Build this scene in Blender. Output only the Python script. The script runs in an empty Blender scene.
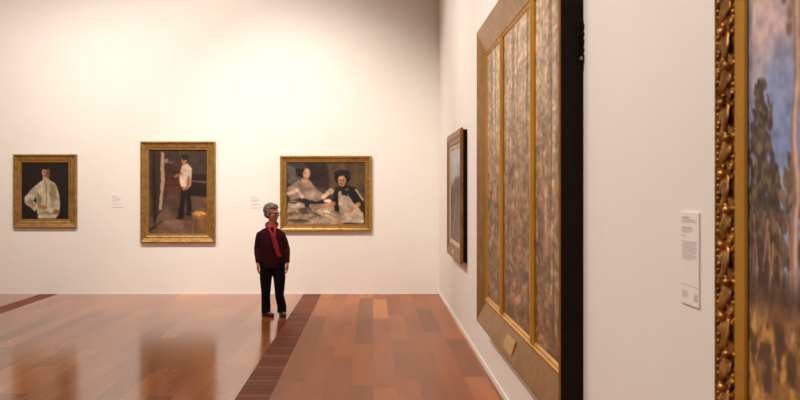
import bpy, bmesh, math, random
import numpy as np
from mathutils import Vector, Matrix

random.seed(4)
PI = math.pi
SC = bpy.context.scene
COL = SC.collection

# ------------------------------------------------------------------ camera
EYE, FPX, VX, VY = 1.75, 900.0, 373.0, 188.0
WX, BY, CEIL = 1.09, 14.86, 6.2           # right wall, back wall, ceiling height
LX, RY = -9.0, -5.0                        # left wall, rear wall
cam = bpy.data.cameras.new('camera'); camo = bpy.data.objects.new('camera', cam); COL.objects.link(camo)
camo.location = (0, 0, EYE); camo.rotation_euler = (PI / 2, 0, 0)
cam.sensor_width = 36; cam.lens = FPX / 800 * 36
cam.shift_x = (400 - VX) / 800; cam.shift_y = -(200 - VY) / 800
cam.clip_start = 0.05; cam.clip_end = 100
cam.dof.use_dof = True; cam.dof.focus_distance = 12.3; cam.dof.aperture_fstop = 6.3
SC.camera = camo

# ------------------------------------------------------------------ world, lights, exposure
w = bpy.data.worlds.new('world'); SC.world = w; w.use_nodes = True
w.node_tree.nodes['Background'].inputs[0].default_value = (1.0, 0.86, 0.74, 1)
w.node_tree.nodes['Background'].inputs[1].default_value = 0.02
SC.view_settings.view_transform = 'Standard'; SC.view_settings.look = 'None'
SC.view_settings.exposure = 0.24; SC.view_settings.gamma = 1.0; SC.view_settings.use_curve_mapping = False
WARM = (1.0, 0.80, 0.62)
NEUT = (1.0, 0.935, 0.87)


def aim(o, target):
    d = Vector(target) - o.location
    o.rotation_euler = d.to_track_quat('-Z', 'Y').to_euler()


def area(name, loc, target, sx, sy, power, col=WARM, spread=180):
    l = bpy.data.lights.new(name, 'AREA'); l.shape = 'RECTANGLE'; l.size = sx; l.size_y = sy
    l.energy = power; l.color = col; l.spread = math.radians(spread)
    o = bpy.data.objects.new(name, l); COL.objects.link(o); o.location = loc; aim(o, target); return o


def spot(name, loc, target, power, angle, blend=0.8, size=0.06, col=WARM):
    l = bpy.data.lights.new(name, 'SPOT'); l.energy = power; l.color = col
    l.spot_size = math.radians(angle); l.spot_blend = blend; l.shadow_soft_size = size
    o = bpy.data.objects.new(name, l); COL.objects.link(o); o.location = loc; aim(o, target); return o


# wall washers on the back wall
spot('back_wall_washer', (-3.0, 10.6, 5.9), (-2.7, 14.86, 2.7), 640, 92, 1.0, 0.07, NEUT)
spot('back_wall_washer', (-5.6, 10.6, 5.9), (-5.7, 14.86, 2.0), 540, 88, 1.0, 0.07, NEUT)
spot('back_wall_washer', (-1.6, 10.6, 5.9), (-0.8, 14.86, 1.3), 700, 70, 1.0, 0.07, NEUT)
# wall washers on the right wall
for y, p in ((2.0, 330), (4.6, 330), (7.2, 360), (9.8, 360), (12.2, 330)):
    spot('right_wall_washer', (-2.4, y, 5.9), (1.09, y, 2.4), p * 1.08, 80, 1.0, 0.05, NEUT)
# unseen area lamp added under the ceiling as general fill
area('ceiling_fill', (-4.0, 5.5, 6.1), (-4.0, 5.5, 0), 7.0, 11.0, 200, NEUT)


# ------------------------------------------------------------------ materials
def lin(c):
    return tuple(((v / 255) / 12.92 if v / 255 <= 0.04045 else ((v / 255 + 0.055) / 1.055) ** 2.4) for v in c)


class NT:
    def __init__(s, name):
        s.m = bpy.data.materials.new(name); s.m.use_nodes = True
        s.t = s.m.node_tree; s.n = s.t.nodes; s.b = s.n['Principled BSDF']

    def node(s, typ, **kw):
        n = s.n.new(typ)
        for k, v in kw.items(): setattr(n, k, v)
        return n

    def link(s, a, b): s.t.links.new(a, b)

    def math(s, op, a, b=None, c=None):
        n = s.node('ShaderNodeMath', operation=op)
        for i, v in enumerate((a, b, c)):
            if v is None: continue
            if isinstance(v, (int, float)): n.inputs[i].default_value = v
            else: s.link(v, n.inputs[i])
        return n.outputs[0]

    def ramp(s, fac, stops):
        n = s.node('ShaderNodeValToRGB'); r = n.color_ramp
        while len(r.elements) < len(stops): r.elements.new(0.5)
        for e, (p, c) in zip(r.elements, stops): e.position = p; e.color = (*lin(c), 1)
        s.link(fac, n.inputs[0]); return n.outputs[0]

    def noise(s, scale, detail=4, vec=None, rough=0.5, stretch=None):
        n = s.node('ShaderNodeTexNoise'); n.inputs['Scale'].default_value = scale
        n.inputs['Detail'].default_value = detail; n.inputs['Roughness'].default_value = rough
        if vec is None: vec = s.node('ShaderNodeTexCoord').outputs['Object']
        if stretch:
            mp = s.node('ShaderNodeMapping'); mp.inputs['Scale'].default_value = stretch
            s.link(vec, mp.inputs[0]); vec = mp.outputs[0]
        s.link(vec, n.inputs['Vector']); return n.outputs['Fac']

    def bump(s, h, strength, dist):
        n = s.node('ShaderNodeBump'); n.inputs['Strength'].default_value = strength
        n.inputs['Distance'].default_value = dist; s.link(h, n.inputs['Height'])
        s.link(n.outputs[0], s.b.inputs['Normal'])

    def set(s, **kw):
        for k, v in kw.items():
            s.b.inputs[k.replace('_', ' ')].default_value = v


def simple(name, a, b=None, scale=20, rough=0.6, metal=0.0, bump=0.0, bdist=0.002, stretch=None, spec=0.5, detail=4, brough=None):
    s = NT(name)
    b = b or tuple(int(v * 0.93) for v in a)
    f = s.noise(scale, detail, stretch=stretch)
    s.link(s.ramp(f, [(0.3, a), (0.7, b)]), s.b.inputs['Base Color'])
    s.set(Roughness=rough, Metallic=metal); s.b.inputs['Specular IOR Level'].default_value = spec
    if bump: s.bump(f, bump, bdist)
    return s.m


M_WALL = simple('painted_wall', (240, 234, 224), (238, 232, 222), 3, 0.75, bump=0.05, spec=0.25)
M_WALL_R = simple('painted_side_wall', (240, 232, 223), (238, 230, 221), 3, 0.75, bump=0.05, spec=0.25)
M_CEIL = simple('ceiling_paint', (150, 132, 115), (144, 126, 110), 3, 0.9)
M_BASE = simple('skirting_paint', (244, 238, 228), None, 8, 0.45)


def floor_material(name, strip=False):
    s = NT(name)
    co = s.node('ShaderNodeTexCoord').outputs['Object']
    sp = s.node('ShaderNodeSeparateXYZ'); s.link(co, sp.inputs[0])
    x, y = sp.outputs[0], sp.outputs[1]
    if strip:
        row = s.math('FLOOR', s.math('DIVIDE', y, 0.15))
        wn = s.node('ShaderNodeTexWhiteNoise', noise_dimensions='1D'); s.link(row, wn.inputs['W'])
        r = wn.outputs['Value']
        fy = s.math('FRACT', s.math('DIVIDE', y, 0.15))
        gap = s.math('LESS_THAN', fy, 0.18)
        base = s.ramp(r, [(0, (116, 58, 32)), (0.6, (136, 70, 40)), (1, (156, 86, 52))])
        g = s.noise(14, 3, co, stretch=(1, 9, 1))
    else:
        PW, PL = 0.21, 2.1
        row = s.math('FLOOR', s.math('DIVIDE', x, PW))
        w1 = s.node('ShaderNodeTexWhiteNoise', noise_dimensions='1D'); s.link(row, w1.inputs['W'])
        yo = s.math('ADD', s.math('DIVIDE', y, PL), s.math('MULTIPLY', w1.outputs['Value'], 7.3))
        colm = s.math('FLOOR', yo)
        cb = s.node('ShaderNodeCombineXYZ'); s.link(row, cb.inputs[0]); s.link(colm, cb.inputs[1])
        w2 = s.node('ShaderNodeTexWhiteNoise', noise_dimensions='2D'); s.link(cb.outputs[0], w2.inputs['Vector'])
        r = w2.outputs['Value']
        fx = s.math('FRACT', s.math('DIVIDE', x, PW)); fy = s.math('FRACT', yo)
        gap = s.math('MAXIMUM', s.math('LESS_THAN', fx, 0.012), s.math('LESS_THAN', fy, 0.0012))
        # grain differs from board to board
        off = s.node('ShaderNodeVectorMath', operation='ADD'); s.link(co, off.inputs[0])
        cb2 = s.node('ShaderNodeCombineXYZ'); s.link(s.math('MULTIPLY', r, 40.0), cb2.inputs[1]); s.link(s.math('MULTIPLY', r, 17.0), cb2.inputs[2])
        s.link(cb2.outputs[0], off.inputs[1])
        g = s.noise(3, 2, off.outputs[0], 0.4, stretch=(3.0, 0.3, 1))
        base = s.ramp(r, FLOOR_STOPS)
    grain = s.ramp(g, [(0.25, (222, 214, 208)), (0.75, (255, 255, 255))])
    mx = s.node('ShaderNodeMix', data_type='RGBA', blend_type='MULTIPLY'); mx.inputs[0].default_value = 0.75
    s.link(base, mx.inputs[6]); s.link(grain, mx.inputs[7])
    mg = s.node('ShaderNodeMix', data_type='RGBA'); s.link(s.math('MULTIPLY', gap, 0.3 if not strip else 0.8), mg.inputs[0])
    s.link(mx.outputs[2], mg.inputs[6]); mg.inputs[7].default_value = (*lin((48, 24, 14)), 1)
    s.link(mg.outputs[2], s.b.inputs['Base Color'])
    if strip:
        s.set(Roughness=0.5); s.b.inputs['Specular IOR Level'].default_value = 0.1
    else:
        # the varnish is duller on the side of the inlay by the long wall
        side = s.math('GREATER_THAN', x, -0.9)
        rn = s.noise(1.4, 3, co)
        rr = s.math('ADD', s.math('MULTIPLY', rn, 0.015), s.math('ADD', 0.145, s.math('MULTIPLY', side, 0.22)))
        s.link(rr, s.b.inputs['Roughness'])
        s.link(s.math('SUBTRACT', 0.78, s.math('MULTIPLY', side, 0.5)), s.b.inputs['Specular IOR Level'])
    return s.m


FLOOR_STOPS = [(0, (136, 77, 39)), (0.2, (156, 86, 42)), (0.5, (170, 96, 47)), (0.8, (184, 106, 53)), (1, (198, 122, 66))]
M_FLOOR = floor_material('jarrah_boards')
M_STRIP = floor_material('slatted_floor_inlay', True)

M_GOLD = simple('aged_gilding', (178, 138, 74), (136, 100, 50), 14, 0.42, 0.55, 0.3, 0.002, detail=6)
M_GOLD_BR = simple('bright_gilding', (222, 168, 66), (200, 146, 48), 10, 0.34, 0.65, 0.1, 0.001, stretch=(1, 1, 0.15))
M_GOLD_DULL = simple('matt_gilding', (176, 134, 74), (146, 108, 56), 9, 0.4, 0.8, 0.3, 0.002, detail=6)
M_GOLD_DK = simple('dark_carved_gilding', (206, 146, 66), (112, 70, 28), 22, 0.36, 0.75, 0.6, 0.003, detail=6)
M_WOODF = simple('brown_stained_frame', (158, 108, 56), (124, 80, 38), 18, 0.42, 0.3, 0.2, 0.002, stretch=(1, 1, 0.3))
M_DARKBOX = simple('dark_stained_timber', (30, 15, 10), (21, 10, 7), 12, 0.6, bump=0.1, spec=0.15)
M_PLAQUE = simple('plaque_gilding', (204, 160, 104), (188, 142, 88), 20, 0.45, 0.3)
M_GOLD_SLIP = simple('old_gilt_slip', (170, 128, 62), (146, 106, 48), 16, 0.45, 0.5)
M_PALE = simple('pale_slip', (206, 184, 150), None, 15, 0.6)
M_CARD = simple('label_card', (240, 232, 224), (237, 229, 221), 8, 0.7)
M_INK = simple('label_ink', (188, 178, 172), None, 8, 0.8)
M_STEEL = simple('steel', (170, 168, 164), None, 20, 0.3, 0.9)


def canvas_mat(name):
    s = NT(name)
    a = s.node('ShaderNodeVertexColor', layer_name='paint'); s.link(a.outputs[0], s.b.inputs['Base Color'])
    s.set(Roughness=0.5); s.b.inputs['Specular IOR Level'].default_value = 0.3
    s.bump(s.noise(60, 4), 0.12, 0.002)
    return s.m


M_CANVAS = canvas_mat('oil_on_canvas')


# ------------------------------------------------------------------ object helpers
def finish(name, bm, mat, parent=None, smooth=False, bevel=0.0):
    bmesh.ops.recalc_face_normals(bm, faces=bm.faces)
    me = bpy.data.meshes.new(name); bm.to_mesh(me); bm.free()
    me.materials.append(mat)
    o = bpy.data.objects.new(name, me); COL.objects.link(o)
    if smooth: me.polygons.foreach_set('use_smooth', [True] * len(me.polygons))
    if bevel:
        b = o.modifiers.new('bevel', 'BEVEL'); b.width = bevel; b.segments = 2; b.limit_method = 'ANGLE'
    if parent: o.parent = parent
    return o


def box(bm, x0, x1, y0, y1, z0, z1):
    v = [bm.verts.new((x, y, z)) for x in (x0, x1) for y in (y0, y1) for z in (z0, z1)]
    for f in ((0, 1, 3, 2), (4, 6, 7, 5), (0, 4, 5, 1), (2, 3, 7, 6), (0, 2, 6, 4), (1, 5, 7, 3)):
        bm.faces.new([v[i] for i in f])


def boxobj(name, dims, mat, parent=None, bevel=0.0):
    bm = bmesh.new(); box(bm, *dims); return finish(name, bm, mat, parent, bevel=bevel)


def struct(name, dims, mat):
    o = boxobj(name, dims, mat); o['kind'] = 'structure'; return o


def thing(name, label, cat, loc, rz=0, group=None):
    o = bpy.data.objects.new(name, None); COL.objects.link(o); o.location = loc; o.rotation_euler = (0, 0, rz)
    o.empty_display_size = 0.1
    o['label'] = label; o['category'] = cat
    if group: o['group'] = group
    return o


# ------------------------------------------------------------------ room
S1 = (-1.146, -0.858); S2 = (-5.49, -5.19)
bmf = bmesh.new()
for a, b in ((LX, S2[0]), (S2[1], S1[0]), (S1[1], WX)):
    box(bmf, a, b, RY, BY, -0.1, 0)
fl = finish('floor', bmf, M_FLOOR); fl['kind'] = 'structure'
struct('trim_1', (S1[0], S1[1], RY, BY, -0.1, -0.002), M_STRIP)
struct('trim_2', (S2[0], S2[1], RY, BY, -0.1, -0.002), M_STRIP)
struct('wall_back', (LX - .2, WX + .2, BY, BY + .2, -0.1, CEIL + .1), M_WALL)
struct('wall_right', (WX, WX + .2, RY, BY, -0.1, CEIL + .1), M_WALL_R)
struct('wall_left', (LX - .2, LX, RY, BY, -0.1, CEIL + .1), M_WALL)
struct('wall_rear', (LX - .2, WX + .2, RY - .2, RY, -0.1, CEIL + .1), M_WALL)
struct('ceiling', (LX - .2, WX + .2, RY - .2, BY + .2, CEIL, CEIL + .2), M_CEIL)
struct('baseboard_right', (WX - 0.012, WX, RY, BY - 0.001, 0.0, 0.05), M_BASE)
struct('baseboard_back', (LX, WX - 0.012, BY - 0.008, BY, 0.0, 0.012), M_BASE)


# ------------------------------------------------------------------ frames
def sweep(W, H, prof, mat, name, parent, seg=0.25, smooth=False):
    """Mitred moulding round a W x H rectangle (outer size) centred on the origin in XZ, wall plane y=0, facing -Y.
    prof: (inset from the outer edge, distance off the wall)."""
    bm = bmesh.new()
    rings = []
    n = [max(1, int(W / seg)), max(1, int(H / seg))]
    for ins, d in prof:
        a, b = W / 2 - ins, H / 2 - ins
        cs = [(-a, -b), (a, -b), (a, b), (-a, b)]
        ring = []
        for i in range(4):
            p, q = cs[i], cs[(i + 1) % 4]
            k = n[i % 2]
            for j in range(k):
                t = j / k
                ring.append(bm.verts.new((p[0] + (q[0] - p[0]) * t, -d, p[1] + (q[1] - p[1]) * t)))
        rings.append(ring)
    m = len(rings[0])
    for r0, r1 in zip(rings, rings[1:] + rings[:1]):
        for i in range(m):
            bm.faces.new((r0[i], r0[(i + 1) % m], r1[(i + 1) % m], r1[i]))
    return finish(name, bm, mat, parent, smooth)


rng = np.random.RandomState(11)


def vnoise(X, Z, fx, fz, seed):
    """value noise on arrays"""
    r = np.random.RandomState(seed).rand(64, 64)
    u = X * fx; v = Z * fz
    i = np.floor(u).astype(int); j = np.floor(v).astype(int)
    fu = u - i; fv = v - j; fu = fu * fu * (3 - 2 * fu); fv = fv * fv * (3 - 2 * fv)
    g = lambda a, b: r[a % 64, b % 64]
    return (g(i, j) * (1 - fu) + g(i + 1, j) * fu) * (1 - fv) + (g(i, j + 1) * (1 - fu) + g(i + 1, j + 1) * fu) * fv


def fbm(X, Z, fx, fz, seed, o=4):
    s = 0; a = 1; t = 0
    for k in range(o):
        s = s + a * vnoise(X, Z, fx * 2 ** k, fz * 2 ** k, seed + k); t += a; a *= 0.55
    return s / t


class Paint:
    """colours on a grid; u left to right 0..1, v top to bottom 0..1"""
    def __init__(s, us, vs, asp, base):
        s.U, s.V = np.meshgrid(us, vs); s.asp = asp
        s.X = s.U * asp; s.C = np.ones(s.U.shape + (3,)) * np.array(base, float)
        s.wob = 0.012

    def mixin(s, m, col):
        m = m[..., None]; s.C = s.C * (1 - m) + np.array(col, float) * m

    def wobble(s, seed):
        w = s.wob
        if not hasattr(s, 'cache'): s.cache = {}
        if (seed, w) in s.cache: return s.cache[seed, w]
        s.cache[seed, w] = r = (s.X + w * (fbm(s.X, s.V, 14, 14, seed) - .5) * 2, s.V + w * (fbm(s.X, s.V, 14, 14, seed + 9) - .5) * 2)
        return r

    def ell(s, u, v, ru, rv, col, rot=0, soft=0.12, al=1, seed=1):
        X, Y = s.wobble(seed)
        dx = X - u * s.asp; dy = Y - v; c, n = math.cos(rot), math.sin(rot)
        a = (dx * c + dy * n) / (ru * s.asp); b = (-dx * n + dy * c) / rv
        d = np.sqrt(a * a + b * b)
        s.mixin(np.clip((1 - d) / soft + .5, 0, 1) * al, col)

    def poly(s, pts, col, soft=0.008, al=1, seed=1):
        X, Y = s.wobble(seed)
        P = [(p[0] * s.asp, p[1]) for p in pts]
        inside = np.zeros(X.shape, bool); dist = np.full(X.shape, 9.0)
        for (x0, y0), (x1, y1) in zip(P, P[1:] + P[:1]):
            c = ((y0 > Y) != (y1 > Y)) & (X < (x1 - x0) * (Y - y0) / ((y1 - y0) or 1e-9) + x0)
            inside ^= c
            L = (x1 - x0) ** 2 + (y1 - y0) ** 2 + 1e-12
            t = np.clip(((X - x0) * (x1 - x0) + (Y - y0) * (y1 - y0)) / L, 0, 1)
            dist = np.minimum(dist, np.hypot(X - x0 - t * (x1 - x0), Y - y0 - t * (y1 - y0)))
        sd = np.where(inside, dist, -dist)
        s.mixin(np.clip(sd / soft + .5, 0, 1) * al, col)

    def line(s, pts, w, col, soft=0.6, al=1, seed=1):
        X, Y = s.wobble(seed)
        dist = np.full(X.shape, 9.0)
        for (x0, y0), (x1, y1) in zip(pts, pts[1:]):
            x0 *= s.asp; x1 *= s.asp
            L = (x1 - x0) ** 2 + (y1 - y0) ** 2 + 1e-12
            t = np.clip(((X - x0) * (x1 - x0) + (Y - y0) * (y1 - y0)) / L, 0, 1)
            dist = np.minimum(dist, np.hypot(X - x0 - t * (x1 - x0), Y - y0 - t * (y1 - y0)))
        s.mixin(np.clip((w - dist) / (w * soft) + .5, 0, 1) * al, col)

    def grad(s, stops):
        vs = [p for p, _ in stops]
        for k in range(3): s.C[..., k] = np.interp(s.V, vs, [c[k] for _, c in stops])

    def mottle(s, amt, fx, fv, seed, o=4):
        n = (fbm(s.X, s.V, fx, fv, seed, o) - .5) * 2
        s.C = s.C * (1 + amt * n[..., None])


def canvas(name, x0, x1, z0, z1, d, painter, nx, nz, parent, us=None, thick=0.02, label=None, blur=0):
    us = np.linspace(0, 1, nx) if us is None else us
    plain = nx > 0
    vs = np.linspace(0, 1, nz); nx = len(us)
    P = Paint(us, vs, (x1 - x0) / (z1 - z0), (80, 60, 50)); painter(P)
    if plain and blur:
        for _ in range(blur):
            Q = np.pad(P.C, ((1, 1), (1, 1), (0, 0)), 'edge')
            P.C = (Q[:-2, 1:-1] + Q[2:, 1:-1] + Q[1:-1, :-2] + Q[1:-1, 2:] + 2 * Q[1:-1, 1:-1]) / 6
    C = np.clip(P.C * .9, 0, 255) / 255
    L = np.where(C <= 0.04045, C / 12.92, ((C + 0.055) / 1.055) ** 2.4)
    X = x0 + P.U * (x1 - x0); Z = z1 - P.V * (z1 - z0)
    co = np.stack([X, np.full_like(X, -d), Z], -1).reshape(-1, 3)
    idx = np.arange(nx * nz).reshape(nz, nx)
    f = np.stack([idx[:-1, :-1], idx[1:, :-1], idx[1:, 1:], idx[:-1, 1:]], -1).reshape(-1, 4).tolist()
    n = nx * nz
    back = [(x0, -d + thick, z1), (x1, -d + thick, z1), (x1, -d + thick, z0), (x0, -d + thick, z0)]
    c = [int(idx[0, 0]), int(idx[0, -1]), int(idx[-1, -1]), int(idx[-1, 0])]
    f.append([n, n + 1, n + 2, n + 3])
    f.append([int(i) for i in idx[0, :]] + [n + 1, n])
    f.append([int(i) for i in idx[:, -1]] + [n + 2, n + 1])
    f.append([int(i) for i in idx[-1, ::-1]] + [n + 3, n + 2])
    f.append([int(i) for i in idx[::-1, 0]] + [n, n + 3])
    me = bpy.data.meshes.new(name); me.from_pydata(co.tolist() + back, [], f)
    ca = me.color_attributes.new('paint', 'FLOAT_COLOR', 'POINT')
    a = np.ones((n + 4, 4), np.float32); a[:n, :3] = L.reshape(-1, 3); a[n:, :3] = 0.3
    ca.data.foreach_set('color', a.ravel())
    me.materials.append(M_CANVAS)
    o = bpy.data.objects.new(name, me); COL.objects.link(o); o.parent = parent
    if label: o['label'] = label
    return o


# ---------------- painters: plain generic subjects in the colours of the pictures
def paint_portrait(P):
    P.C[:] = (30, 20, 16); P.mottle(0.25, 5, 5, 3)
    P.ell(.5, .5, .5, .5, (44, 31, 24), al=.5, soft=.8)
    coat, sh, dk = (202, 188, 156), (140, 120, 88), (100, 80, 56)
    P.poly([(.36, .36), (.5, .29), (.60, .31), (.72, .38), (.78, .5), (.82, .72), (.8, .9), (.72, .99), (.34, .99), (.33, .8), (.3, .62)], coat, .02, seed=3)
    P.poly([(.36, .36), (.2, .47), (.05, .62), (.07, .72), (.28, .86), (.36, .78), (.24, .66), (.36, .56)], coat, .02, seed=5)
    P.poly([(.18, .62), (.3, .76), (.26, .82), (.1, .7)], sh, .02, .8, seed=7)
    P.poly([(.33, .52), (.42, .6), (.4, .8), (.34, .8)], sh, .03, .8)
    P.poly([(.62, .36), (.72, .4), (.76, .62), (.66, .8), (.6, .55)], sh, .05, .8)
    P.line([(.5, .3), (.53, .5), (.52, .75)], .008, dk, al=.6)
    P.line([(.62, .4), (.62, .78)], .007, sh, al=.8)
    P.ell(.44, .78, .1, .035, (176, 118, 82), rot=.3, seed=9)
    P.ell(.72, .87, .07, .05, (150, 98, 68), seed=9)
    P.poly([(.34, .9), (.5, .86), (.7, .9), (.7, .93), (.5, .91), (.34, .94)], sh, .02, .7)
    P.poly([(.45, .24), (.57, .24), (.6, .32), (.5, .34), (.45, .31)], (190, 168, 140), .01)
    P.ell(.51, .175, .075, .095, (188, 132, 98), seed=2)
    P.ell(.56, .18, .045, .09, (122, 76, 54), al=.8, soft=.5)
    P.ell(.51, .09, .08, .034, (38, 24, 18), seed=2)
    P.ell(.48, .165, .02, .008, (60, 36, 28)); P.ell(.555, .165, .018, .008, (50, 30, 24))
    P.ell(.5, .225, .028, .008, (120, 60, 48))
    P.mottle(.22, 9, 12, 23, 3); P.mottle(.12, 30, 30, 21)


def paint_studio(P):
    P.grad([(0, (72, 58, 48)), (.45, (78, 60, 48)), (.56, (94, 76, 62)), (1, (112, 94, 80))])
    P.mottle(.3, 5, 5, 31)
    P.poly([(.24, .18), (.66, .18), (.66, .52), (.24, .54)], (80, 50, 34), .02)
    for y in (.26, .34, .42): P.line([(.26, y), (.62, y)], .006, (50, 32, 24))
    P.poly([(.7, .28), (1, .28), (1, .56), (.7, .54)], (44, 30, 26), .015)
    P.poly([(.7, .36), (1, .38), (1, .40), (.7, .38)], (148, 132, 116), .008, .7)
    P.poly([(.6, .02), (.98, .02), (.98, .26), (.6, .26)], (62, 52, 44), .03)
    P.ell(.3, .13, .04, .03, (160, 140, 118)); P.ell(.38, .15, .03, .02, (118, 98, 80))
    P.poly([(.02, .06), (.2, .03), (.23, .7), (.1, .82), (.02, .8)], (64, 48, 38), .02)   # canvas seen from behind
    P.line([(.08, .04), (.1, .92)], .016, (40, 28, 20)); P.line([(.02, .45), (.22, .42)], .01, (46, 32, 24))
    P.poly([(.2, .02), (.26, .03), (.26, .4), (.22, .7), (.17, .72), (.2, .4)], (198, 176, 158), .01)
    P.line([(.02, .95), (.22, .86)], .014, (44, 30, 24))
    P.poly([(.56, .42), (.72, .42), (.73, .74), (.66, .74), (.64, .55), (.6, .8), (.5, .8), (.54, .6)], (30, 22, 20), .012, seed=4)
    P.ell(.52, .81, .07, .014, (30, 20, 18)); P.ell(.68, .765, .05, .014, (30, 20, 18))
    P.poly([(.57, .18), (.66, .16), (.74, .22), (.73, .4), (.7, .45), (.56, .44), (.52, .34)], (212, 204, 192), .012, seed=6)
    P.poly([(.66, .2), (.74, .24), (.73, .42), (.67, .42)], (166, 156, 146), .02, .7)
    P.line([(.69, .32), (.66, .45), (.6, .46)], .018, (168, 116, 88)); P.line([(.55, .28), (.46, .31)], .014, (160, 110, 84))
    P.ell(.6, .115, .05, .05, (172, 122, 94)); P.ell(.62, .085, .06, .032, (40, 28, 22))
    P.ell(.86, .76, .13, .026, (206, 168, 88)); P.ell(.86, .80, .12, .02, (160, 116, 60), al=.7)
    for x0, x1 in ((.77, .75), (.83, .84), (.91, .92), (.97, .99)): P.line([(x0, .78), (x1, .98)], .009, (150, 106, 58))
    P.line([(.76, .9), (.98, .9)], .007, (140, 98, 54)); P.line([(.77, .84), (.97, .84)], .006, (130, 92, 50))
    P.ell(.3, .9, .25, .04, (140, 120, 102), al=.4, soft=.8); P.ell(.45, .86, .3, .02, (150, 130, 112), al=.4, soft=.8)
    P.mottle(.3, 8, 8, 43, 3); P.mottle(.14, 30, 30, 41); P.C *= np.array([1.0, .9, .82])


def paint_two_figures(P):
    P.C[:] = (70, 54, 46); P.mottle(.35, 4, 4, 51)
    P.poly([(0, 0), (.22, 0), (.26, .3), (.1, .4), (0, .3)], (110, 102, 100), .04, .8)
    P.poly([(.22, 0), (.52, 0), (.54, .4), (.3, .4)], (54, 42, 38), .04)
    P.poly([(.52, 0), (1, 0), (1, .4), (.9, .8), (.56, .62)], (96, 76, 54), .08, .9)
    P.poly([(.04, .66), (.6, .62), (.75, .7), (.72, 1), (0, 1), (0, .7)], (176, 156, 134), .03)   # cloth-covered table
    P.poly([(.14, .55), (.62, .6), (.5, .68), (.2, .66)], (44, 38, 40), .02)
    P.poly([(.0, .42), (.16, .28), (.28, .27), (.4, .45), (.5, .56), (.38, .64), (.2, .56), (.04, .62)], (158, 138, 130), .02, seed=3)
    P.ell(.33, .52, .1, .08, (182, 160, 148), al=.7, soft=.6)
    P.line([(.02, .5), (.14, .44), (.2, .56)], .03, (216, 196, 178)); P.line([(.47, .56), (.56, .45)], .035, (212, 188, 164))
    P.ell(.57, .47, .04, .04, (206, 174, 148))
    P.ell(.2, .13, .09, .11, (34, 24, 22), seed=5); P.ell(.14, .05, .14, .045, (60, 56, 58), rot=.2)
    P.ell(.255, .175, .045, .085, (206, 164, 138), rot=.15); P.poly([(.19, .26), (.26, .25), (.28, .32), (.16, .34)], (196, 156, 130), .015)
    # maid on the right
    P.poly([(.62, .42), (.72, .36), (.88, .4), (.97, .6), (.97, .72), (.84, .72), (.8, .9), (.62, .78), (.58, .6)], (30, 24, 24), .02, seed=7)
    P.poly([(.66, .47), (.78, .42), (.79, .55), (.88, .68), (.98, .82), (.99, .98), (.7, .98), (.66, .7)], (196, 182, 166), .02, seed=8)
    P.poly([(.7, .42), (.8, .46), (.78, .54), (.7, .52)], (36, 28, 28), .015)
    P.line([(.88, .44), (.97, .6)], .014, (206, 194, 178)); P.line([(.44, .72), (.6, .66)], .034, (196, 148, 118)); P.line([(.92, .68), (.8, .78)], .036, (196, 146, 114))
    P.ell(.71, .25, .1, .115, (26, 20, 20), seed=9); P.ell(.705, .3, .05, .09, (202, 150, 122)); P.ell(.71, .17, .1, .05, (34, 28, 30))
    P.ell(.69, .285, .01, .01, (50, 30, 26)); P.ell(.725, .285, .01, .01, (50, 30, 26)); P.ell(.70, .345, .018, .009, (150, 60, 52))
    # crockery and food
    P.ell(.09, .68, .075, .06, (204, 196, 186)); P.ell(.09, .65, .06, .02, (110, 100, 96)); P.ell(.08, .83, .07, .035, (120, 104, 90))
    P.ell(.24, .78, .085, .06, (84, 76, 76)); P.ell(.26, .68, .03, .045, (52, 48, 52)); P.ell(.36, .83, .08, .025, (126, 104, 84), rot=.3)
    P.ell(.5, .82, .14, .035, (214, 200, 182), rot=.2); P.ell(.52, .62, .05, .03, (222, 212, 200))
    for k in range(26):
        r = random.random
        P.line([(r() * .65, .68 + r() * .3), (r() * .2 + .1 + r() * .3, .7 + r() * .28)], .006, random.choice([(96, 76, 62), (224, 208, 190), (150, 124, 98)]), al=.5)
    P.ell(.15, .95, .14, .03, (112, 94, 74)); P.ell(.12, .93, .1, .01, (70, 54, 42))
    P.mottle(.3, 9, 9, 63, 3); P.mottle(.22, 24, 24, 61); P.C *= np.array([1, .95, .88])


def paint_bush(seed):
    def f(P):
        P.grad([(0, (196, 182, 170)), (.3, (180, 160, 140)), (.5, (160, 132, 104)), (.7, (132, 104, 80)), (1, (110, 84, 64))])
        P.wob = .012
        P.mottle(.16, 5, 2, seed)
        R = random.Random(seed)
        for k in range(14):
            u = R.random(); w = R.uniform(.004, .016); b = R.uniform(.45, .95)
            c = R.choice([(120, 104, 88), (206, 186, 166), (140, 116, 94), (196, 164, 146), (104, 90, 74)])
            P.line([(u, -.05), (u + R.uniform(-.05, .05), b * .5), (u + R.uniform(-.08, .08), b)], w, c, al=R.uniform(.4, .8), seed=k % 12)
        for k in range(170):
            v = R.uniform(.3, 1) if k % 4 else R.random()
            c = R.choice([(190, 150, 112), (104, 80, 58), (142, 116, 80), (206, 160, 130), (88, 66, 50), (166, 140, 116), (188, 120, 80)])
            if v < .35: c = R.choice([(214, 196, 180), (196, 170, 150), (142, 126, 100), (128, 134, 120)])
            P.ell(R.random(), v, R.uniform(.03, .13), R.uniform(.004, .024), c, rot=R.uniform(-.5, .5), al=R.uniform(.2, .55) * (.5 if v < .35 else 1), soft=.6, seed=k % 12)
        P.mottle(.16, 12, 34, seed + 3, 2); P.mottle(.2, 40, 100, seed + 5, 1); P.C = P.C * np.array([1.1, 1.03, .92]) + 6
        n = fbm(P.X, P.V, 16, 44, seed + 8)
        P.mixin(np.clip((n - .62) * 6, 0, 1) * .4, (226, 190, 156)); P.mixin(np.clip((.42 - n) * 6, 0, 1) * .45 * np.clip(P.V * 1.6 - .1, 0, 1), (78, 58, 44))
    return f


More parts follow.
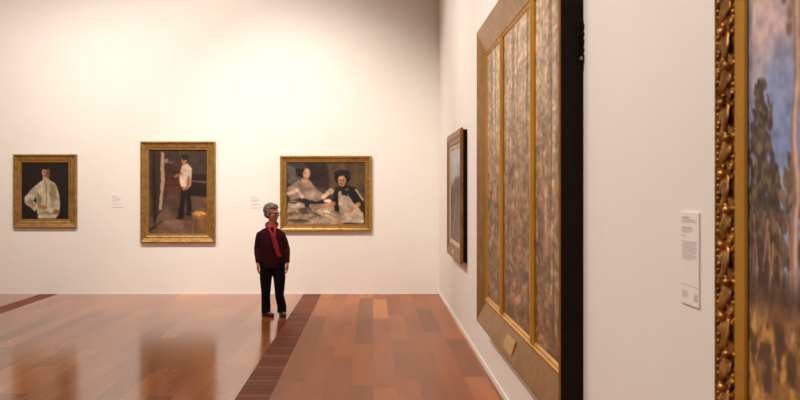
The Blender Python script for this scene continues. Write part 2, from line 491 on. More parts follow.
def paint_gums(P):
    """sky, tall pale trunks and golden grass"""
    P.grad([(0, (150, 150, 178)), (.24, (216, 184, 166)), (.30, (196, 172, 176)), (.36, (146, 158, 196)), (.5, (132, 152, 196)), (.6, (160, 172, 196)), (.64, (120, 88, 60)), (1, (150, 108, 60))])
    P.wob = .012
    n = fbm(P.X, P.V, 9, 12, 71)
    P.mixin(np.clip((n - .5) * 6, 0, 1) * np.clip(1 - (P.V - .3) * 9, 0, 1), (236, 194, 156))
    P.mixin(np.clip((.45 - n) * 6, 0, 1) * np.clip(1 - (P.V - .3) * 9, 0, 1) * .7, (140, 150, 186))
    P.mixin(np.clip((n - .58) * 6, 0, 1) * .6 * (P.V > .45) * (P.V < .6), (196, 190, 190))
    R = random.Random(5)
    mx = P.asp
    P.mixin((P.X < .012) * .55, (120, 120, 150))

    def tree(cx, top, bot, half, n, cols):
        for k in range(n):
            v = top + (bot - top) * R.random() ** .8; t = (v - top) / (bot - top)
            x = cx + R.gauss(0, half * (.25 + .5 * min(1, t * 2)))
            P.ell(x / mx, v, R.uniform(.003, .008) / mx, R.uniform(.005, .014), R.choice(cols + [(124, 104, 80)]), rot=R.uniform(-1, 1), soft=.4, al=.85, seed=k % 10)
    dk = [(72, 54, 42), (54, 40, 32), (92, 72, 54), (80, 64, 54), (64, 48, 42)]
    tree(.034, .365, .63, .027, 420, dk)
    tree(.078, .47, .62, .016, 200, dk)
    tree(.012, .50, .64, .016, 90, dk)
    tree(.125, .46, .6, .02, 70, [(110, 84, 66), (84, 66, 54), (140, 116, 100)])
    for k in range(26):
        P.ell((.13 + R.gauss(0, .01)) / mx, R.uniform(.2, .31), .007 / mx, .008, R.choice([(96, 70, 52), (128, 96, 76), (160, 130, 116)]), rot=R.uniform(-1, 1), soft=.6, al=.7)
    for k in range(45):
        x0 = R.uniform(0, .14) if k % 2 else R.uniform(0, 1.3); v0 = R.uniform(.53, .6)
        P.line([(x0 / mx, v0), ((x0 + R.uniform(-.012, .012)) / mx, v0 + R.uniform(.04, .09))], R.uniform(.0012, .003), R.choice([(176, 120, 78), (196, 150, 110), (66, 48, 40), (120, 100, 96)]), al=.8)
    for x, w in ((.134, .009), (.42, .02), (.75, .03), (1.05, .02)):
        P.line([((x + .003) / mx, -.1), ((x + .003) / mx, .35), ((x - .003) / mx, .66)], w, (160, 122, 112), al=.95)
        P.line([((x + .004) / mx, -.1), ((x + .003) / mx, .35), ((x + .001) / mx, .64)], w * .55, (222, 186, 162), al=.85)
    P.poly([(0, .61), (.06 / mx, .62), (.12 / mx, .62), (.2 / mx, .6), (1, .62), (1, .68), (0, .65)], (88, 62, 48), .03, .8)
    n = fbm(P.X, P.V, 56, 48, 77); n2 = fbm(P.X, P.V, 34, 28, 79)
    g = np.clip((P.V - .645) * 30, 0, 1)
    P.mixin(g, (158, 112, 64))
    P.mixin(g * np.clip((n - .48) * 6, 0, 1), (216, 162, 88)); P.mixin(g * np.clip((.45 - n2) * 7, 0, 1), (96, 68, 48))
    P.mixin(g * np.clip((n2 - .62) * 7, 0, 1), (156, 124, 112))
    P.mottle(.18, 60, 60, 91, 2)
    m_ = P.C.mean(-1, keepdims=True); P.C = np.clip((m_ + (P.C - m_) * 1.02 - 128) * 1.12 + 142, 4, 250)


def paint_small_landscape(P):
    P.grad([(0, (206, 206, 210)), (.35, (190, 184, 184)), (.42, (126, 104, 84)), (.7, (120, 98, 80)), (1, (134, 112, 92))])
    P.mottle(.2, 4, 4, 101)
    P.ell(.5, .45, .3, .14, (110, 88, 70), soft=.4); P.ell(.2, .5, .2, .1, (96, 78, 64), soft=.4); P.ell(.8, .42, .22, .12, (92, 84, 70), soft=.4)
    P.line([(.1, 1), (.4, .7), (.5, .5)], .03, (176, 156, 134), al=.8)
    P.mottle(.2, 24, 24, 105)


# ---------------- pictures on the back wall (pixel rectangle measured in the photograph)
PXB = (BY - 0.05) and 900 / (BY - 0.03)


def back_picture(px, py, inner, label, fmat, prof, painter, nx, nz, slip=None, ornate=None, cl=None):
    x0, x1 = (px[0] - VX) / PXB, (px[1] - VX) / PXB
    z1, z0 = EYE + (VY - py[0]) / PXB, EYE + (VY - py[1]) / PXB
    W, H = x1 - x0, z1 - z0
    t = thing('framed_painting', label, 'painting', ((x0 + x1) / 2, BY, (z0 + z1) / 2))
    sweep(W, H, prof, fmat, 'frame', t)
    r = prof[-2][0]
    if slip: sweep(W - 2 * r + .01, H - 2 * r + .01, [(0, .005), (0, slip), (.018, slip), (.03, slip - .012), (.03, .005)], M_GOLD_SLIP, 'gilt_slip', t); r += .024
    canvas('canvas', -W / 2 + r, W / 2 - r, -H / 2 + r, H / 2 - r, .024, painter, nx, nz, t, blur=1)
    if ornate: ornate(t, W, H)
    return t


def prof_for(r, d, lip=0.0):
    return [(0.004, .002), (0, d * .55), (r * .08, d * .85), (r * .16, d), (r * .26, d * .92), (r * .34, d * .74), (r * .62, d * .62),
            (r * .7, d * .72), (r * .78, d * .7), (r, d * .5), (r, .002)]


back_picture((13.2, 76.8), (154.2, 227.6), None, 'small gold framed portrait of a figure in a white coat, leftmost on the back wall',
             M_GOLD, prof_for(.115, .075), paint_portrait, 110, 136, .045)
back_picture((140.4, 215.6), (141.4, 242.4), None, 'tall gold framed painting of a white-shirted figure standing in a brown studio',
             M_GOLD, prof_for(.12, .085), paint_studio, 116, 166, .05)


def ornate_rim(t, W, H):
    bm = bmesh.new()
    def run(p, q, n):
        for i in range(n):
            a = (i + .5) / n; c = (p[0] + (q[0] - p[0]) * a, -.068, p[1] + (q[1] - p[1]) * a)
            bmesh.ops.create_icosphere(bm, subdivisions=1, radius=1, matrix=Matrix.Translation(c) @ Matrix.Diagonal((.016, .012, .016, 1)))
    a, b = W / 2 - .022, H / 2 - .022
    run((-a, -b), (a, -b), 44); run((a, -b), (a, b), 34); run((a, b), (-a, b), 44); run((-a, b), (-a, -b), 34)
    finish('beading', bm, M_GOLD_BR, t, True)


back_picture((280.0, 371.6), (155.8, 231.0), None, 'gold framed painting of two seated women, hanging beside the standing visitor',
             M_GOLD, prof_for(.085, .08), paint_two_figures, 160, 130, .045, ornate_rim)


# ---------------- pictures on the right wall: local +x points towards the camera
def on_right(z_a, z_b, top, bot):
    return (WX, (z_a + z_b) / 2, (top + bot) / 2), abs(z_b - z_a), top - bot


# small wide picture near the far corner
loc, W, H = on_right(10.38, 12.25, EYE + .70, EYE - .885)
t = thing('framed_painting', 'brown framed picture on the side wall nearest the far corner', 'painting', loc, -PI / 2)
sweep(W - .04, H - .04, [(0, .001), (0, .05), (.1, .05), (.1, .001)], M_DARKBOX, 'backing_box', t)
sweep(W, H, [(0, .05), (0, .075), (.02, .087), (.07, .084), (.1, .07), (.14, .068), (.17, .058), (.17, .05)], M_WOODF, 'frame', t)
sweep(W - .33, H - .33, [(0, .045), (0, .062), (.03, .056), (.045, .05), (.045, .045)], M_PALE, 'slip', t)
canvas('canvas', -W / 2 + .2, W / 2 - .2, -H / 2 + .2, H / 2 - .2, .046, paint_small_landscape, 60, 60, t)
boxobj('plaque', (-.14, .14, -.088, -.07, -H / 2 + .05, -H / 2 + .1), M_PALE, t, .003)['label'] = 'pale name plate'

# triptych
TN, TF = 4.66, 8.36
loc, W, H = on_right(TN, TF, EYE + 1.444, EYE - 1.235)
t = thing('framed_triptych', 'huge gold framed three-panel woodland painting in a deep dark box on the side wall', 'painting', loc, -PI / 2)
sweep(W, H, [(.0, .001), (.0, .118), (.16, .05), (.16, .001)], M_DARKBOX, 'shadow_box', t)['label'] = 'dark stained box behind the gilded frame'
sweep(W, H, [(.0, .1185), (.0, .124), (.006, .128), (.016, .126), (.2, .068), (.22, .066), (.22, .052), (.16, .052)], M_GOLD_DULL, 'frame', t)
sweep(W - .43, H - .43, [(0, .05), (0, .078), (.014, .082), (.022, .07), (.032, .07), (.045, .058), (.045, .05)], M_GOLD_BR, 'gilt_slip', t)
cx = (TN + TF) / 2
d1, d2 = cx - 7.13, cx - 5.75       # local x of the dividers
hi = H / 2 - .24
for dx in (d1, d2):
    bm = bmesh.new()
    pr = [(-.05, .055), (-.05, .07), (-.034, .084), (-.012, .08), (0, .086), (.012, .08), (.034, .084), (.05, .07), (.05, .055)]
    lo = [bm.verts.new((dx + a, -b, -hi)) for a, b in pr]; up = [bm.verts.new((dx + a, -b, hi)) for a, b in pr]
    for i in range(len(pr)): bm.faces.new((lo[i], lo[(i + 1) % len(pr)], up[(i + 1) % len(pr)], up[i]))
    bm.faces.new(lo); bm.faces.new(up[::-1])
    finish('divider', bm, M_GOLD_BR, t)
hc = H / 2 - .25
canvas('canvas_panel', -W / 2 + .25, d1 - .045, -hc, hc, .058, paint_bush(7), 110, 260, t)
canvas('canvas_panel', d1 + .045, d2 - .045, -hc, hc, .058, paint_bush(17), 150, 260, t)
canvas('canvas_panel', d2 + .045, W / 2 - .25, -hc, hc, .058, paint_bush(29), 110, 260, t)
# plaque tilted with the bevel of the bottom rail
bm = bmesh.new()
zb = -H / 2
pz = [(zb + .055, .116), (zb + .155, .086)]
v = []
for x in (-.2, .2):
    for (z, d) in pz:
        v.append(bm.verts.new((x, -d + .004, z))); v.append(bm.verts.new((x, -d - .008, z)))
for f in ((0, 1, 3, 2), (4, 6, 7, 5), (0, 4, 5, 1), (2, 3, 7, 6), (1, 5, 7, 3), (0, 2, 6, 4)): bm.faces.new([v[i] for i in f])
finish('plaque', bm, M_PLAQUE, t, bevel=.002)['label'] = 'rectangular gilt title plate'
# wall bracket showing behind the near edge of the box
bm = bmesh.new()
xe = W / 2
for k in range(5):
    box(bm, xe + .004, xe + .022, -.012, -.0005, .72 - .04 * k, .74 - .04 * k)
box(bm, xe + .0, xe + .008, -.006, -.0005, .5, .76)
finish('wall_bracket', bm, M_DARKBOX, t)
bm = bmesh.new(); box(bm, xe - .002, xe + .03, -.022, -.012, .556, .571); finish('screw', bm, M_STEEL, t)

# foreground landscape with the carved frame
FN, FF = -0.55, 2.60
PZ0, PZ1 = .55, 2.95
loc, W, H = on_right(FN, FF, PZ1, PZ0)
wx = WX - 1.073
t = thing('framed_painting', 'large landscape with gum trunks in carved gold frame in the right foreground', 'painting', loc, -PI / 2)
DX = wx
# local distance off the wall = WX - X
sweep(W, H, [(0, .001), (0, .1), (.004, .105), (.009, .105), (.012, .094), (.028, .094), (.034, .1), (.045, .088), (.085, .098), (.13, .096), (.15, .104), (.16, .1), (.16, .001)], M_GOLD_DK, 'frame', t)
sweep(W - .318, H - .318, [(0, .04), (0, .108), (.008, .112), (.05, .104), (.056, .096), (.056, .04)], M_GOLD_BR, 'gilt_slip', t)
sweep(W - .42, H - .42, [(0, .03), (0, .1), (.006, .096), (.006, .03)], M_DARKBOX, 'inner_rebate', t)


def leaf(bm, base, ax, side, out, L, w, h, curl):
    """an acanthus leaf: ribbed tongue that rises and rolls over at its tip"""
    n, m = 9, 7
    g = []
    for i in range(n):
        s = i / (n - 1)
        ww = w * (math.sin(PI * min(1, s * 1.02 + .06)) ** .6) * (1 + .18 * math.cos(s * PI * 6))
        row = []
        for j in range(m):
            q = (j / (m - 1)) * 2 - 1
            hh = h * (math.sin(s * PI * .62) ** .8) + curl * s ** 3 - .35 * h * q * q + .16 * h * math.cos(q * PI * 2.5)
            p = base + ax * (L * s - curl * .7 * s ** 4) + side * (ww * q) + out * hh
            row.append(bm.verts.new(p))
        g.append(row)
    for i in range(n - 1):
        for j in range(m - 1):
            bm.faces.new((g[i][j], g[i + 1][j], g[i + 1][j + 1], g[i][j + 1]))


ICO = {}


def blob(bm, c, r, M=None, sub=2):
    if sub not in ICO:
        t_ = bmesh.new(); bmesh.ops.create_icosphere(t_, subdivisions=sub, radius=1)
        t_.verts.ensure_lookup_table(); t_.verts.index_update()
        ICO[sub] = ([v.co.copy() for v in t_.verts], [[v.index for v in f.verts] for f in t_.faces]); t_.free()
    m = Matrix.Translation(c)
    if M: m = m @ M
    m = m @ Matrix.Diagonal((*r, 1))
    vs = [bm.verts.new(m @ p) for p in ICO[sub][0]]
    for f in ICO[sub][1]: bm.faces.new([vs[i] for i in f])


def tube(bm, pts, n=14, caps=True):
    """pts: (Vector, rx, ry) rings facing along the path; ry lies along world Y where possible"""
    rings = []
    for i, (c, rx, ry) in enumerate(pts):
        a = pts[max(0, i - 1)][0]; b = pts[min(len(pts) - 1, i + 1)][0]
        d = (b - a).normalized()
        s = d.cross(Vector((0, 1, 0)));
        if s.length < .1: s = Vector((1, 0, 0))
        s.normalize(); u = d.cross(s).normalized()
        rings.append([bm.verts.new(c + s * rx * math.cos(t * 2 * PI / n) + u * ry * math.sin(t * 2 * PI / n)) for t in range(n)])
    for r0, r1 in zip(rings, rings[1:]):
        for i in range(n): bm.faces.new((r0[i], r0[(i + 1) % n], r1[(i + 1) % n], r1[i]))
    if caps: bm.faces.new(rings[0][::-1]); bm.faces.new(rings[-1])


def carve_side(bm, beads, bd2, p, q, inward):
    """ornament along one side; p,q points (x,z) of the outer edge, inward (x,z) unit"""
    P, Q = Vector((p[0], 0, p[1])), Vector((q[0], 0, q[1])); ax = (Q - P).normalized(); L = (Q - P).length
    inn = Vector((inward[0], 0, inward[1])); out = Vector((0, -1, 0))
    R = random.Random(int(L * 100))
    s = .05
    k = 0
    while s < L - .1:
        b = P + ax * s + inn * .085 + out * .094
        sg = 1 if k % 2 else -1
        # main leaf, leaning to alternate sides, plus two side curls
        tilt = (ax + inn * .45 * sg).normalized(); sd = tilt.cross(out)
        leaf(bm, b - inn * .02 * sg, tilt, sd, out, .105, .028, .016, .007)
        tl = (ax * .5 - inn * .8 * sg).normalized()
        leaf(bm, b + ax * .03, tl, tl.cross(out), out, .055, .017, .012, .005)
        tl = (-ax * .35 + inn * .9 * sg).normalized()
        leaf(bm, b + ax * .015, tl, tl.cross(out), out, .05, .015, .012, .005)
        blob(bm, b + ax * .112 + inn * .018 * sg + out * .012, (.011, .012, .011))
        blob(bm, b + ax * .09 - inn * .03 * sg + out * .002, (.008, .008, .014), Matrix.Rotation(R.random() * 3, 4, 'Y'))
        blob(bm, b + ax * .06 + inn * .045 * sg - out * .006, (.007, .007, .012), Matrix.Rotation(R.random() * 3, 4, 'Y'))
        for m in range(3):
            c0 = b + ax * (.02 + .04 * m) + inn * .05 * (-sg if m % 2 else sg) - out * .004
            pts = []
            for i in range(13):
                a_ = i / 12 * 1.7 * PI + m; r_ = .016 * (1 - .6 * i / 12)
                pts.append((c0 + ax * (r_ * math.cos(a_)) + inn * (r_ * math.sin(a_)) + out * (.004 + .006 * i / 12), .0042 + .0014 * (i > 9), .0042 + .0014 * (i > 9)))
            tube(bd2, pts, 7)
        tl = (ax * .9 + inn * .6 * sg).normalized()
        leaf(bm, b + ax * .07 - inn * .04 * sg, tl, tl.cross(out), out, .045, .012, .010, .004)
        s += .1; k += 1
    s = .01
    while s < L - .01:
        blob(beads, P + ax * s + inn * .018 + out * .098, (.0068, .0075, .0068), sub=1); s += .0185


bm, bd = bmesh.new(), bmesh.new()
a, b = W / 2, H / 2
carve_side(bm, bd, bm, (-a, b), (-a, -b), (1, 0))
carve_side(bm, bd, bm, (-a, -b), (a, -b), (0, 1))
carve_side(bm, bd, bm, (a, b), (-a, b), (0, -1))
carve_side(bm, bd, bm, (a, -b), (a, b), (-1, 0))
lf = finish('leaf_carving', bm, M_GOLD_DK, t, True)
sol = lf.modifiers.new('solid', 'SOLIDIFY'); sol.thickness = .006; sol.offset = 0
finish('beading', bd, M_GOLD_DK, t, True)
us = np.concatenate([np.linspace(0, .16, 110), np.linspace(.165, 1, 110)])
canvas('canvas', -W / 2 + .218, W / 2 - .218, -H / 2 + .218, H / 2 - .218, .095, paint_gums, 0, 430, t, us=us)


# ---------------- labels
def wall_label(loc, rz, W, H, lines, label, rule=None, logo=False):
    t = thing('wall_label', label, 'label', loc, rz, None)
    boxobj('card', (-W / 2, W / 2, -.006, -.0005, -H / 2, H / 2), M_CARD, t, .001)
    R = random.Random(3)
    bm = bmesh.new(); last = None
    for z, l, h in lines:
        if last is not None and last - z > .034 * (H + .25) * (1.6 if H > .25 else 1.4):
            finish('printed_text', bm, M_INK, t); bm = bmesh.new()
        last = z
        x = -W / 2 + W * .09; xe = x + l * W
        while x < xe:
            wd = R.uniform(.03, .11) * W
            box(bm, x, min(x + wd, xe), -.0066, -.0058, z - h / 2, z + h / 2); x += wd + .018 * W
    finish('printed_text', bm, M_INK, t)
    if rule is not None:
        boxobj('printed_rule', (-W / 2 + .01 * W, W / 2 - .01 * W, -.0066, -.0058, rule - .0006, rule + .0006), M_INK, t)
    if logo:
        bm = bmesh.new()
        for k in range(4): box(bm, W * (.27 + .05 * k), W * (.295 + .05 * k), -.0066, -.0058, -H / 2 + .018, -H / 2 + .045 - .004 * (k % 2))
        finish('printed_mark', bm, M_INK, t)
    return t


lx = lambda p: (p - VX) * BY / 900
lz = lambda p: EYE + (VY - p) * BY / 900
sm = [(.075, .35, .012), (.045, .6, .010), (.02, .7, .008), (0, .5, .008), (-.05, .75, .009)]
wall_label((lx(117.5), BY, lz(201)), 0, .2, .21, sm, 'small white wall card between the white-coat portrait and the studio painting')
wall_label((lx(256), BY, lz(201.5)), 0, .2, .21, sm, 'small white wall card just left of the visitor\'s head')
LN, LF = 1.09 * 900 / (700.5 - VX), 1.09 * 900 / (682.3 - VX)
zt, zb = EYE - (211.5 - VY) * LF / 900, EYE - (302 - VY) * LF / 900
Hh = zt - zb; Wl = LF - LN
lines = [(Hh * .44, .4, .005), (Hh * .415, .7, .003), (Hh * .395, .8, .003), (Hh * .33, .55, .005), (Hh * .305, .6, .003), (Hh * .285, .5, .003), (Hh * .24, .2, .003)]
lines += [(Hh * (.18 - .021 * k), R_, .0028) for k, R_ in enumerate((.78, .8, .74, .8, .77, .79, .7, .8, .78, .5))]
lines += [(Hh * (-.36 - .02 * k), .32, .0026) for k in range(4)]
wall_label((WX, (LN + LF) / 2, (zt + zb) / 2), -PI / 2, Wl, Hh, lines, 'tall white text panel on the side wall left of the carved gold frame', rule=-Hh * .29, logo=True)

# ------------------------------------------------------------------ the visitor
PX, PY = (273 - VX) * 12.25 / 900, 12.25


def V(px, py, y=0.0):
    return Vector(((px - 273) / 73.5, y, (317 - py) / 73.5))


def fused(name, bm, mat, parent, voxel=.006, it=3):
    o = finish(name, bm, mat, None)
    r = o.modifiers.new('r', 'REMESH'); r.mode = 'VOXEL'; r.voxel_size = voxel; r.use_smooth_shade = True
    s = o.modifiers.new('s', 'SMOOTH'); s.iterations = it; s.factor = .5
    dg = bpy.context.evaluated_depsgraph_get()
    me = bpy.data.meshes.new_from_object(o.evaluated_get(dg)); me.name = name
    o.modifiers.clear(); o.data = me
    if not me.materials: me.materials.append(mat)
    me.polygons.foreach_set('use_smooth', [True] * len(me.polygons))
    o.parent = parent
    return o


M_SKIN = simple('skin', (184, 120, 90), (168, 104, 76), 25, 0.5)
M_HAIR = simple('short_grey_hair', (132, 122, 114), (76, 66, 60), 60, 0.6, bump=.8, bdist=.004)
M_JUMPER = simple('dark_maroon_knit', (62, 12, 20), (44, 9, 15), 70, 0.9, spec=.2, bump=.4, bdist=.003)
M_SCARF = simple('red_scarf', (160, 14, 22), (124, 8, 16), 30, 0.7, bump=.3, bdist=.003)
M_TROUS = simple('black_trousers', (14, 11, 11), (9, 7, 7), 40, 0.9, spec=.2, bump=.2)
M_SHOE = simple('brown_shoe_leather', (74, 44, 32), (58, 34, 25), 30, 0.45)
M_SOLE = simple('dark_sole', (26, 20, 18), None, 30, 0.7)
M_GLASS = simple('glasses_frame', (40, 30, 28), None, 30, 0.3)
M_LIP = simple('lips', (158, 78, 68), None, 30, 0.5)
M_EYE = simple('eye', (40, 28, 24), None, 30, 0.2)

per = thing('person', 'person with short grey hair, maroon jumper, red scarf and black trousers, looking at the paintings', 'person', (PX, PY, 0))
HC = V(272.4, 213.8, -.01)                        # head centre
HR = Matrix.Rotation(math.radians(52), 4, 'Z') @ Matrix.Scale(1.09, 4)     # the head is turned towards the wall of pictures on the right
HT = Matrix.Translation(HC) @ HR

sh_l, sh_r = V(260.2, 235.2, .0), V(281.6, 235.2, -.0)
el_l, el_r = V(257.4, 249, .015), V(286.2, 249, .02)
wr_l, wr_r = V(258.6, 263.2, -.05), V(287.6, 263.2, -.045)
hip_l, hip_r = V(266.4, 264, 0), V(278.6, 264, 0)
kn_l, kn_r = V(266.0, 288, -.02), V(279.6, 288, -.015)
an_l, an_r = V(265.8, 311, .02), V(281.6, 311, .03)


def torso(bm, k):
    c = lambda px, py, y=0: V(px, py, y)
    tube(bm, [(c(272.6, 268), .155 + k, .118 + k), (c(272.4, 262), .165 + k, .125 + k), (c(272, 254), .158 + k, .122 + k), (c(271.4, 245), .160 + k, .125 + k, ),
              (c(271, 238), .160 + k, .122 + k), (c(270.9, 233.5), .145 + k, .1 + k), (c(271, 230.8), .115 + k, .08 + k), (c(271.3, 228), .065 + k, .058 + k)], 24)


def arm(bm, sh, el, wr, k, r0=.055):
    nk = V(270 if sh.x < 0 else 272.6, 229.2)
    tube(bm, [(nk, .03 + k, .045 + k), ((nk * .5 + sh * .5) + Vector((0, 0, .008)), .04 + k, .055 + k), (sh + Vector((0, 0, -.002)), .045 + k, .055 + k)], 12)
    m = (sh + el) / 2; f = (el * 2 + wr) / 3
    tube(bm, [(sh + Vector((0, 0, .012)), r0 * .7 + k, r0 * .8 + k), (sh - Vector((0, 0, .03)), r0 + k, r0 + k), (m, .052 + k, .056 + k), (el, .045 + k, .048 + k), (f, .044 + k, .046 + k), (wr, .028 + k, .03 + k)], 14)
    blob(bm, sh, (r0 * .92 + k, r0 * .95 + k, .045 + k))


def leg(bm, hip, kn, an, k, flare=0):
    tube(bm, [(hip + Vector((0, 0, .03)), .085 + k, .1 + k), (hip - Vector((0, 0, .08)), .082 + k, .09 + k), (kn + Vector((0, 0, .12)), .074 + k, .078 + k), (kn, .062 + k, .066 + k),
              (kn - Vector((0, 0, .11)), .052 + k, .058 + k), (an + Vector((0, 0, .06)), .036 + k + flare, .04 + k + flare), (an - Vector((0, 0, .03)), .034 + k + flare, .038 + k + flare)], 16)


def hand(bm, wr, side):
    """relaxed hand hanging down; palm faces the thigh; side = -1 for the one at image left"""
    dn = Vector((0, -.12, -1)).normalized(); fw = Vector((.0, -1, .12)).normalized(); inn = Vector((-side, 0, 0))
    tube(bm, [(wr - dn * .02, .022, .028), (wr + dn * .015, .021, .03), (wr + dn * .05, .02, .038), (wr + dn * .085, .017, .037)], 12)
    for i, (ln, off) in enumerate(((.07, .029), (.078, .010), (.073, -.010), (.058, -.028))):
        b = wr + dn * .08 + fw * off
        c1 = b + dn * ln * .42 + inn * .003; c2 = c1 + dn * ln * .3 + inn * .013; c3 = c2 + dn * ln * .22 + inn * .018
        tube(bm, [(b, .0088, .0088), (c1, .0082, .0082), (c2, .0076, .0076), (c3, .006, .006)], 8)
    b = wr + dn * .025 + fw * .026
    tube(bm, [(b, .012, .012), (b + dn * .03 + fw * .022 + inn * .01, .0105, .0105), (b + dn * .058 + fw * .026 + inn * .016, .0088, .0088), (b + dn * .075 + fw * .024 + inn * .02, .0068, .0068)], 8)


# ---- body: one continuous surface
bm = bmesh.new()
torso(bm, -.018)
arm(bm, sh_l, el_l, wr_l, -.010); arm(bm, sh_r, el_r, wr_r, -.010)
leg(bm, hip_l, kn_l, an_l, -.014); leg(bm, hip_r, kn_r, an_r, -.014)
hand(bm, wr_l, -1); hand(bm, wr_r, 1)
tube(bm, [(V(271.2, 231), .07, .06), (V(271.5, 227), .05, .05), (V(271.8, 222.5, .0), .045, .048), (V(272, 217, .0), .045, .05)], 16)
for an, d in ((an_l, Vector((.75, -.66, 0))), (an_r, Vector((.35, -.93, 0)))):     # feet inside the shoes
    tube(bm, [(Vector((an.x, an.y, .05)) - d * .03, .026, .03), (Vector((an.x, an.y, .04)) + d * .06, .028, .025), (Vector((an.x, an.y, .028)) + d * .13, .03, .015)], 10)
    blob(bm, Vector((an.x, an.y, .06)), (.03, .03, .05))


def hb(c, r, M=None): blob(bm, HT @ Vector(c), r, (HR.to_3x3().to_4x4() @ M) if M else HR.to_3x3().to_4x4())


hb((0, .012, .025), (.072, .09, .085))       # skull
hb((0, -.022, -.03), (.056, .062, .075))     # face
hb((0, -.05, -.082), (.03, .026, .024))      # chin
hb((0, -.02, -.065), (.05, .05, .035))       # jaw
hb((0, -.076, .012), (.045, .014, .014))     # brow
hb((-.034, -.068, -.022), (.019, .016, .017)); hb((.034, -.068, -.022), (.019, .016, .017))   # cheeks
hb((0, -.09, -.022), (.0125, .018, .013)); hb((0, -.082, -.004), (.009, .014, .026))         # nose
hb((0, -.079, -.052), (.022, .011, .014))    # mouth
for sx in (-1, 1):
    hb((sx * .074, .008, -.012), (.009, .02, .032))   # ears
fused('body', bm, M_SKIN, per, .0045, 2)

# ---- head details
bm = bmesh.new()
for sx in (-1, 1):
    blob(bm, HT @ Vector((sx * .028, -.074, -.002)), (.011, .009, .007), HR); finish('eye', bm, M_EYE, per, True); bm = bmesh.new()
blob(bm, HT @ Vector((0, -.087, -.05)), (.021, .006, .0045), HR); blob(bm, HT @ Vector((0, -.087, -.057)), (.018, .006, .005), HR)
finish('lips', bm, M_LIP, per, True)
bm = bmesh.new()
for sx in (-1, 1):
    ring = []
    for i in range(16):
        a = i / 16 * 2 * PI
        ring.append(Vector((sx * .031 + .024 * math.cos(a), -.094 + .006 * abs(math.cos(a) * (1 if math.cos(a) * sx > 0 else 0)), -.003 + .017 * math.sin(a))))
    for i in range(16):
        p, q = HT @ ring[i], HT @ ring[(i + 1) % 16]
        tube(bm, [(p, .0026, .0026), (q, .0026, .0026)], 6)
    tube(bm, [(HT @ Vector((sx * .055, -.088, .002)), .0026, .0026), (HT @ Vector((sx * .074, -.04, .002)), .0026, .0026), (HT @ Vector((sx * .08, .01, .006)), .0026, .0026)], 6)
tube(bm, [(HT @ Vector((-.008, -.095, .002)), .0026, .0026), (HT @ Vector((.008, -.095, .002)), .0026, .0026)], 6)
finish('glasses', bm, M_GLASS, per, True)
# hair: cap of short tufts
bm = bmesh.new()
R = random.Random(8)
for c, r in (((0, .03, .042), (.083, .09, .084)), ((0, .062, .0), (.074, .058, .07)), ((0, -.02, .078), (.066, .062, .05)), ((-.06, .025, .015), (.026, .04, .05)), ((.06, .025, .015), (.026, .04, .05))):
    blob(bm, HT @ Vector(c), r, HR)
for k in range(120):
    th = R.uniform(0, 2 * PI); ph = R.uniform(-.15, 1.5)
    d = Vector((math.cos(th) * math.cos(ph), math.sin(th) * math.cos(ph), math.sin(ph)))
    if d.y < -.35 and d.z < .72: continue
    c = Vector((d.x * .084, .03 + d.y * .092, .036 + d.z * .088))
    blob(bm, HT @ c, (.015, .015, .012), HR @ Matrix.Rotation(R.random() * 3, 4, 'X'), 1)
fused('hair', bm, M_HAIR, per, .005, 1)

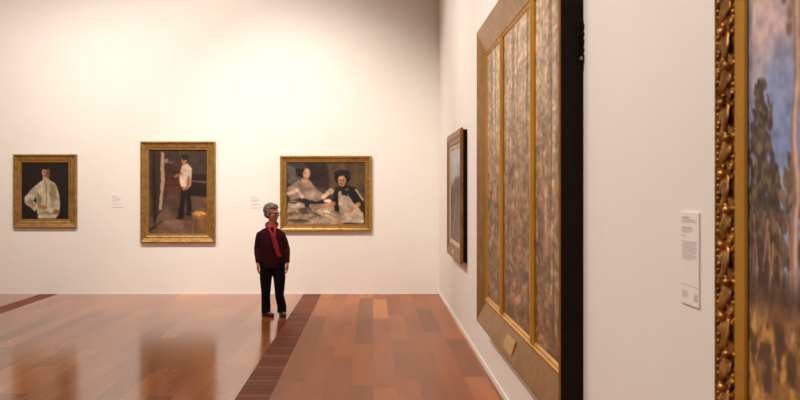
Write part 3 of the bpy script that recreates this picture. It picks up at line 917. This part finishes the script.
# ---- clothes
bm = bmesh.new()
torso(bm, .004)
arm(bm, sh_l, el_l, wr_l, .004, .058); arm(bm, sh_r, el_r, wr_r, .004, .058)
tube(bm, [(V(271.2, 230.5), .085, .07), (V(271.5, 226.5), .06, .058)], 18)
fused('jumper', bm, M_JUMPER, per, .006, 3)
bm = bmesh.new()
leg(bm, hip_l, kn_l, an_l, .008, .02); leg(bm, hip_r, kn_r, an_r, .008, .02)
tube(bm, [(V(272.5, 270), .155, .11), (V(272.5, 262), .15, .105)], 20)
fused('trousers', bm, M_TROUS, per, .006, 3)
for an, d in ((an_l, Vector((.78, -.62, 0))), (an_r, Vector((.35, -.93, 0)))):
    bm = bmesh.new(); d = d.normalized(); s = Vector((-d.y, d.x, 0))
    A = Vector((an.x, an.y, 0))
    M = Matrix((( s.x, d.x, 0, 0), (s.y, d.y, 0, 0), (0, 0, 1, 0), (0, 0, 0, 1)))
    for c, r in (((0, -.035, .05), (.038, .042, .042)), ((0, .02, .045), (.04, .07, .036)), ((0, .09, .034), (.044, .06, .026)), ((0, -.01, .07), (.036, .045, .03))):
        blob(bm, A + M.to_3x3() @ Vector(c), r, M)
    sh = fused('shoe', bm, M_SHOE, per, .005, 2)
    bm = bmesh.new()
    n = 24; lo, up = [], []
    for i in range(n):
        a = i / n * 2 * PI; yy = math.sin(a); wv = .036 + .009 * (yy > 0) * math.sin(min(1, abs(yy)) * PI)
        p = A + d * (.035 + .115 * yy) + s * wv * math.cos(a)
        lo.append(bm.verts.new((p.x, p.y, .001))); up.append(bm.verts.new((p.x, p.y, .016)))
    for i in range(n): bm.faces.new((lo[i], lo[(i + 1) % n], up[(i + 1) % n], up[i]))
    bm.faces.new(lo); bm.faces.new(up)
    finish('sole', bm, M_SOLE, sh)

# scarf: loop round the neck and two hanging ends that cross the chest
bm = bmesh.new()
loop = []
for i in range(21):
    a = i / 20 * 2 * PI
    loop.append((V(271.8, 226.0) + Vector((.074 * math.sin(a), -.070 * math.cos(a) - .004, -.03 * math.cos(a) + .012)), .022, .024))
tube(bm, loop, 10)
for pts in (((269.0, 226.5, -.085), (271.4, 231, -.13), (273.6, 236, -.150), (275, 241, -.152), (276.6, 247, -.15), (278.6, 252, -.148), (280.6, 256.5, -.144)),
            ((275.4, 226.5, -.085), (276.0, 231, -.125), (275.6, 236, -.145), (276.6, 241, -.146), (277.8, 246, -.146), (279, 250, -.142))):
    tube(bm, [(V(a, b, c), .018 + .012 * i / 6 , .011) for i, (a, b, c) in enumerate(pts)], 12)
fused('scarf', bm, M_SCARF, per, .0055, 2)
